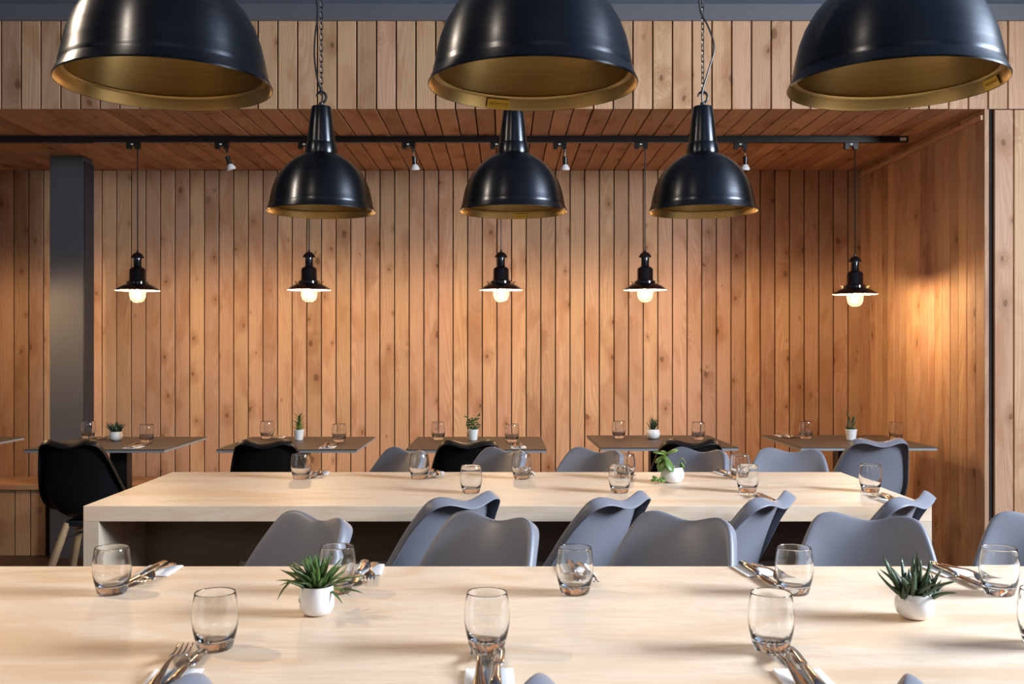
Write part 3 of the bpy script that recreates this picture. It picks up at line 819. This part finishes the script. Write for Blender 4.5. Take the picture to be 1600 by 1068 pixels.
setting(0.955, 2.070, True, 'between the dark succulent and its tumbler', tilt=0.08)
setting(-0.480, 1.472, False, 'by the near tumbler at bottom left', tilt=0.03)
setting(-0.022, 1.475, False, 'by the near tumbler at bottom centre')
setting(0.432, 1.472, False, 'by the near tumbler at bottom right', tilt=-0.02)
setting(-0.690, 3.705, True, 'on the middle table next to the second black chair', tilt=0.05)
setting(-0.255, 3.705, True, 'on the middle table by the first grey far side chair', tilt=0.02)
setting(0.085, 3.71, True, 'on middle table seen through the tumbler by the middle black chair')
setting(0.455, 3.71, True, 'on middle table behind the tumbler pair at a grey chair top')
setting(0.850, 3.71, True, 'on the middle table beside the trailing plant', tilt=0.12)
setting(0.815, 3.115, False, 'before the tumbler pair, behind a grey chair back', tilt=0.05)
setting(1.205, 3.115, False, 'at the end corner of the middle table', tilt=-0.06)
setting(-1.755, 4.775, False, 'on the dark table with the squat leafy plant', z=ZTB)
setting(-0.835, 4.775, False, 'on the dark table with the slim upright plant', z=ZTB)
setting(0.070, 4.775, False, 'on the dark table with the bushy plant', z=ZTB)
setting(-2.06, 5.19, True, 'between the squat leafy plant and the pillar', z=ZTB)
setting(-1.185, 5.18, True, 'behind the second black chair on its dark table', z=ZTB)
setting(1.50, 5.27, True, 'at the far edge of the dark corner table', z=ZTB)

# ------------------------------------------------------------------ pot plants
def leaf_mesh(L, w_, bend, th, mat, name='leaf', tip=1.0):
    """upright blade from the origin, arching towards +x"""
    vs = []; fs = []; n = 6
    for i in range(n):
        t_ = i/n
        hw = w_*(0.75 + 0.9*t_ - 1.65*t_**1.6) if tip == 1.0 else w_*math.sin(PI*(0.12+0.82*t_))
        a = bend*t_; x = L*(t_*math.sin(a*0.8)); z = L*(t_*math.cos(a*0.8))
        nx_, nz_ = math.cos(a), -math.sin(a)
        vs += [(x, -hw, z), (x+nx_*th*(1-t_), 0, z+nz_*th*(1-t_)), (x, hw, z), (x-nx_*th*0.6, 0, z-nz_*th*0.6)] if False else \
              [(x-nx_*hw*0.35, -hw, z-nz_*hw*0.35), (x-nx_*th*0.1, 0, z), (x-nx_*hw*0.35, hw, z-nz_*hw*0.35), (x+nx_*th*(1-t_*0.7), 0, z+nz_*th*(1-t_*0.7))]
    a = bend; vs.append((L*math.sin(a*0.8), 0, L*math.cos(a*0.8)))
    for i in range(n-1):
        for k in range(4): fs.append((4*i+k, 4*i+(k+1) % 4, 4*i+4+(k+1) % 4, 4*i+4+k))
    for k in range(4): fs.append((4*(n-1)+k, 4*(n-1)+(k+1) % 4, 4*n))
    fs.append((3, 2, 1, 0))
    m_ = MB(); m_.v = vs; m_.f = fs
    return m_
def round_leaf(L, w_):
    vs = []; fs = []; n = 8; prof = [(0, 0.0), (0.08, 0.16), (0.25, 0.55), (0.5, 0.95), (0.7, 1.0), (0.88, 0.75), (0.97, 0.4)]
    for t_, f in prof:
        hw = max(w_*f, 0.0012); h = 0.0022*(0.5+f)
        z = L*t_; x = 0.12*L*t_*t_
        for k in range(n):
            q = 2*PI*k/n; vs.append((x + h*math.sin(q) + 0.10*hw*abs(math.cos(q)), hw*math.cos(q), z))
    m_ = MB()
    for i in range(len(prof)-1):
        for k in range(n): fs.append((i*n+k, i*n+(k+1) % n, (i+1)*n+(k+1) % n, (i+1)*n+k))
    vs.append((0.12*L, 0, L)); last = len(vs)-1; i = len(prof)-1
    for k in range(n): fs.append((i*n+k, i*n+(k+1) % n, last))
    m_.v = vs; m_.f = fs
    return m_
POTS = {
 'round': [(0, 0.0), (0.016, 0.0), (0.022, 0.002), (0.030, 0.010), (0.0335, 0.021), (0.0325, 0.032), (0.028, 0.042), (0.0270, 0.0445), (0.0255, 0.0440), (0.026, 0.040), (0.026, 0.034)],
 'taper': [(0, 0.0), (0.019, 0.0), (0.0205, 0.001), (0.0255, 0.044), (0.027, 0.0445), (0.027, 0.051), (0.0245, 0.051), (0.0240, 0.042)],
 'cup': [(0, 0.0), (0.018, 0.0), (0.025, 0.003), (0.0305, 0.012), (0.0318, 0.030), (0.0300, 0.046), (0.0292, 0.052), (0.0274, 0.0515), (0.0274, 0.044)],
}
def pot_plant(name, px, D, z, pot, s, label, group='succulents in white pots'):
    o = empty(name, (wx(px, D), D, z+0.0005)); o.scale = (s, s, s)
    pr = POTS[pot]
    MB().lathe(pr, 32).obj('pot', M['pot'], o)
    MB().lathe([(0, pr[-1][1]+0.003), (pr[-1][0]-0.004, pr[-1][1]+0.002), (pr[-1][0]+0.0003, pr[-1][1]-0.001)], 20).obj('soil', M['soil'], o)
    return tag(o, label, 'plant', group), pr[-1][1]
def place_leaf(me, parent, base, az, tilt, sc, roll=0):
    l = link('leaf', me, parent, base); l.rotation_mode = 'QUATERNION'
    R_ = Matrix.Rotation(az, 4, 'Z') @ Matrix.Rotation(tilt, 4, 'Y') @ Matrix.Rotation(roll, 4, 'Z')
    l.rotation_quaternion = R_.to_quaternion(); l.scale = (sc, sc, sc); return l
def meshes(mat, specs):
    out = []
    for sp in specs:
        o = leaf_mesh(*sp, mat=None).obj('leaf', M[mat], None, autos=False); me = o.data; bpy.data.objects.remove(o); out.append(me)
    return out
al = meshes('aloe', [(0.066, 0.0078, 0.3, 0.0036), (0.070, 0.0074, 0.55, 0.0036), (0.062, 0.0078, 0.2, 0.0036)])
ald = meshes('aloe_d', [(0.070, 0.0078, -0.25, 0.0055), (0.062, 0.0084, 0.35, 0.0055), (0.046, 0.0090, -0.7, 0.0055)])

# front table, green rosette
random.seed(11)
o, zz = pot_plant('aloe_plant', 495, 1.786, 0.75, 'cup', 1.0, 'bushy green spiky succulent in a white pot on the front table')
for k in range(56):
    f = (k+0.5)/56; az = k*2.39996; r0 = 0.004 + 0.014*math.sqrt(f)
    tilt = 0.05 + 1.15*f**1.1 + random.uniform(-0.12, 0.12)
    place_leaf(random.choice(al), o, (r0*math.cos(az), r0*math.sin(az), zz+0.002-0.002*f + 0.006*(1-f)), az, tilt*0.74, random.uniform(0.78, 1.02) if f > 0.25 else random.uniform(0.7, 0.9))
for az, tl, b_ in ((0.15, 1.75, (0.024, 0.002, 0.046)), (-0.5, 1.95, (0.022, -0.008, 0.046)), (3.0, 1.6, (-0.030, 0.0, 0.060)), (3.4, 2.3, (-0.048, 0.0, 0.058)), (-0.1, 1.5, (0.045, 0.0, 0.044))):
    place_leaf(al[0], o, b_, az, tl, 0.62)
MB().tube([(0.015, 0, 0.042), (0.026, 0.001, 0.047), (0.048, 0.001, 0.043)], 0.0024, 6).obj('stem', M['stem'], o)
MB().tube([(-0.012, 0, 0.042), (-0.030, 0.0, 0.056), (-0.050, 0.0, 0.059)], 0.0024, 6).obj('stem', M['stem'], o)
MB().tube([(-0.0300, -0.0115, 0.030), (-0.0285, -0.0148, 0.0245), (-0.0268, -0.0172, 0.0258)], 0.0006, 5).obj('pot_mark', M['ink'], o)
# front table, dark rosettes
o, zz = pot_plant('haworthia_plant', 1429, 1.760, 0.75, 'round', 1.02, 'dark pointed succulent in a glossy round white pot on the front table')
for k in range(24):
    f = (k+0.5)/24; az = k*2.39996+0.4; r0 = 0.003+0.011*math.sqrt(f)
    place_leaf(ald[0] if k % 3 else ald[1], o, (-0.006+r0*math.cos(az), r0*math.sin(az), zz+0.004), az, 0.05+0.95*f+random.uniform(-0.08, 0.08), random.uniform(0.85, 1.15)*(0.75 if f < 0.2 else 1.0))
for cx, cyy, n in ((0.024, -0.006, 12), (0.009, -0.018, 9), (-0.022, -0.012, 8), (0.012, 0.016, 8)):
    for k in range(n):
        f = (k+0.5)/n; az = k*2.39996
        place_leaf(ald[2] if k % 2 else ald[1], o, (cx+0.004*f*math.cos(az), cyy+0.004*f*math.sin(az), zz+0.003), az, 0.1+0.95*f, random.uniform(0.50, 0.85) if n < 12 else random.uniform(0.75, 1.05))
MB().lathe([(0, 0), (0.0011, 0.0003), (0.0011, 0.001), (0, 0.001)], 8, Matrix.Translation((0.0235, -0.0165, 0.0385)) @ Matrix.Rotation(-PI/2, 4, 'X')).obj('pot_mark', M['ink'], o)
# middle table, trailing jade
rl = [round_leaf(0.052, 0.0155), round_leaf(0.034, 0.011), round_leaf(0.016, 0.0055)]
rme = []
for q in rl:
    t_ = q.obj('leaf', M['jade'], None, autos=False); rme.append(t_.data); bpy.data.objects.remove(t_)
o, zz = pot_plant('jade_plant', 1051, 3.515, 0.75, 'round', 1.22, 'trailing plant with thick round green leaves in white pot on the middle table')
top = Vector((-0.026, -0.014, 0.082))
MB().tube(smooth_path([(-0.004, 0, 0.038), (-0.014, -0.008, 0.066), tuple(top)]), 0.0022, 6).obj('stem', M['stem'], o)
for az, tl, k, s in ((0.15, 1.12, 1, 1.25), (PI+0.1, 1.25, 1, 1.0), (-2.3, 2.55, 0, 1.0), (-0.95, 2.45, 0, 1.08), (-1.6, 1.9, 1, 0.8), (-2.7, 2.1, 1, 1.1), (1.6, 1.2, 1, 0.9)):
    place_leaf(rme[k], o, tuple(top), az, tl, s, roll=0)
MB().tube(smooth_path([(0.006, 0, 0.038), (0.014, -0.002, 0.056), (0.026, -0.004, 0.071), (0.034, -0.004, 0.062), (0.038, -0.004, 0.054)]), 0.0012, 6).obj('stem', M['stem'], o)
place_leaf(rme[2], o, (0.022, -0.006, 0.060), 0.6, 2.6, 1.5)
MB().tube(smooth_path([(-0.012, -0.010, 0.046), (-0.030, -0.018, 0.040), (-0.040, -0.022, 0.014)]), 0.0014, 6).obj('stem', M['stem'], o)
for az, tl, s in ((PI, 1.45, 1.0), (PI+0.7, 1.35, 0.8), (-0.2, 1.50, 0.9), (-1.0, 1.5, 0.9), (2.4, 1.0, 0.9), (0.8, 1.1, 0.8), (-1.7, 1.45, 0.8), (PI-0.4, 0.9, 0.9)):
    place_leaf(rme[2], o, (-0.044, -0.022, 0.009), az, tl, s*1.45)
# small tables
def tuft(parent, specs, mat, z0):
    mb = MB()
    for (L, w_, bend, th), (bx, by), az, tl, s in specs:
        lm = leaf_mesh(L, w_, bend, th, None)
        mb.add(lm.v, lm.f, Matrix.Translation((bx, by, z0)) @ Matrix.Rotation(az, 4, 'Z') @ Matrix.Rotation(tl, 4, 'Y') @ Matrix.Scale(s, 4))
    q = mb.obj('foliage', M[mat], parent, autos=False); q['kind'] = 'stuff'; return q
random.seed(5)
o, zz = pot_plant('succulent_plant', 181, 5.06, ZTB, 'round', 1.05, 'squat leafy green plant in a round white pot near the grey pillar')
tuft(o, [((0.050, 0.006, 0.3, 0.003), (random.uniform(-.018, .018), random.uniform(-.014, .014)), k*2.4, 0.03+0.62*random.random(), random.uniform(.8, 1.4)) for k in range(54)], 'aloe_d', zz)
o, zz = pot_plant('succulent_plant', 467, 5.10, ZTB, 'taper', 1.05, 'slim upright yellow green plant in a tapered white pot')
MB().tube([(0, 0, zz), (0.004, 0, zz+0.04), (-0.002, 0, zz+0.062)], 0.0018, 6).obj('stem', M['stem'], o)
q = tuft(o, [((0.040, 0.0055, 0.4, 0.002), (0, 0), k*2.4, 0.15+0.75*(k % 5)/5, random.uniform(1.0, 1.35)) for k in range(12)], 'jade', zz+0.002)
q2 = MB()
for k in range(12):
    lm = leaf_mesh(0.044, 0.0075, 0.4, 0.002, None)
    q2.add(lm.v, lm.f, Matrix.Translation((0.001, 0, zz+0.018+k*0.0042)) @ Matrix.Rotation(k*2.4, 4, 'Z') @ Matrix.Rotation(0.35+0.5*random.random(), 4, 'Y'))
q2.obj('foliage', M['aloe'], o, autos=False)['kind'] = 'stuff'
o, zz = pot_plant('leafy_plant', 739, 5.10, ZTB, 'taper', 1.08, 'bushy plant with many small round leaves in a white pot')
mb = MB(); st = MB()
for k in range(46):
    a = random.uniform(0, 2*PI); h = random.uniform(0.01, 0.072); r_ = random.uniform(0.004, 0.036)*(0.5+h*9)/1.0*0.75
    ctr = Vector((r_*math.cos(a), r_*math.sin(a)*0.8, zz+h))
    if k % 4 == 0: st.tube([(0, 0, zz-0.005), tuple(ctr*0.5+Vector((0, 0, zz*0.5))), tuple(ctr)], 0.0011, 5)
    q = round_leaf(0.018, 0.0075)
    mb.add(q.v, q.f, Matrix.Translation(ctr) @ Matrix.Rotation(a, 4, 'Z') @ Matrix.Rotation(random.uniform(0.5, 1.9), 4, 'Y'))
mb.obj('foliage', M['aloe'], o, autos=False)['kind'] = 'stuff'; st.obj('stem', M['stem'], o)
o, zz = pot_plant('succulent_plant', 1020, 5.165, ZTB, 'round', 1.12, 'spiky dark green plant in a round white pot before the plank wall')
tuft(o, [((0.052, 0.0085, -0.1, 0.003), (0, 0), k*2.4, 0.03+0.70*((k+.5)/20), random.uniform(.9, 1.35)) for k in range(20)], 'aloe_d', zz)
o, zz = pot_plant('succulent_plant', 1330, 5.10, ZTB, 'taper', 1.1, 'upright dark green plant in a tapered white pot, half behind the tall grey chair')
tuft(o, [((0.042, 0.006, 0.3, 0.003), (random.uniform(-.014, .014), 0), k*2.4, 0.35+0.7*random.random(), random.uniform(.6, .95)) for k in range(24)], 'aloe_d', zz)
mb = MB()
for bx, az, tl, L in ((-0.004, PI, 0.20, 0.095), (0.002, 0.2, 0.22, 0.075), (-0.002, 2.5, 0.35, 0.055), (0.004, -0.6, 0.42, 0.05)):
    q = round_leaf(L*0.55, 0.010)
    mb.add(q.v, q.f, Matrix.Translation((bx, 0, zz+L*0.40)) @ Matrix.Rotation(az, 4, 'Z') @ Matrix.Rotation(tl, 4, 'Y'))
    mb.tube([(bx*0.5, 0, zz-0.004), (bx, 0, zz+L*0.43)], 0.0016, 5)
mb.obj('tall_shoot', M['aloe_d'], o, autos=False)
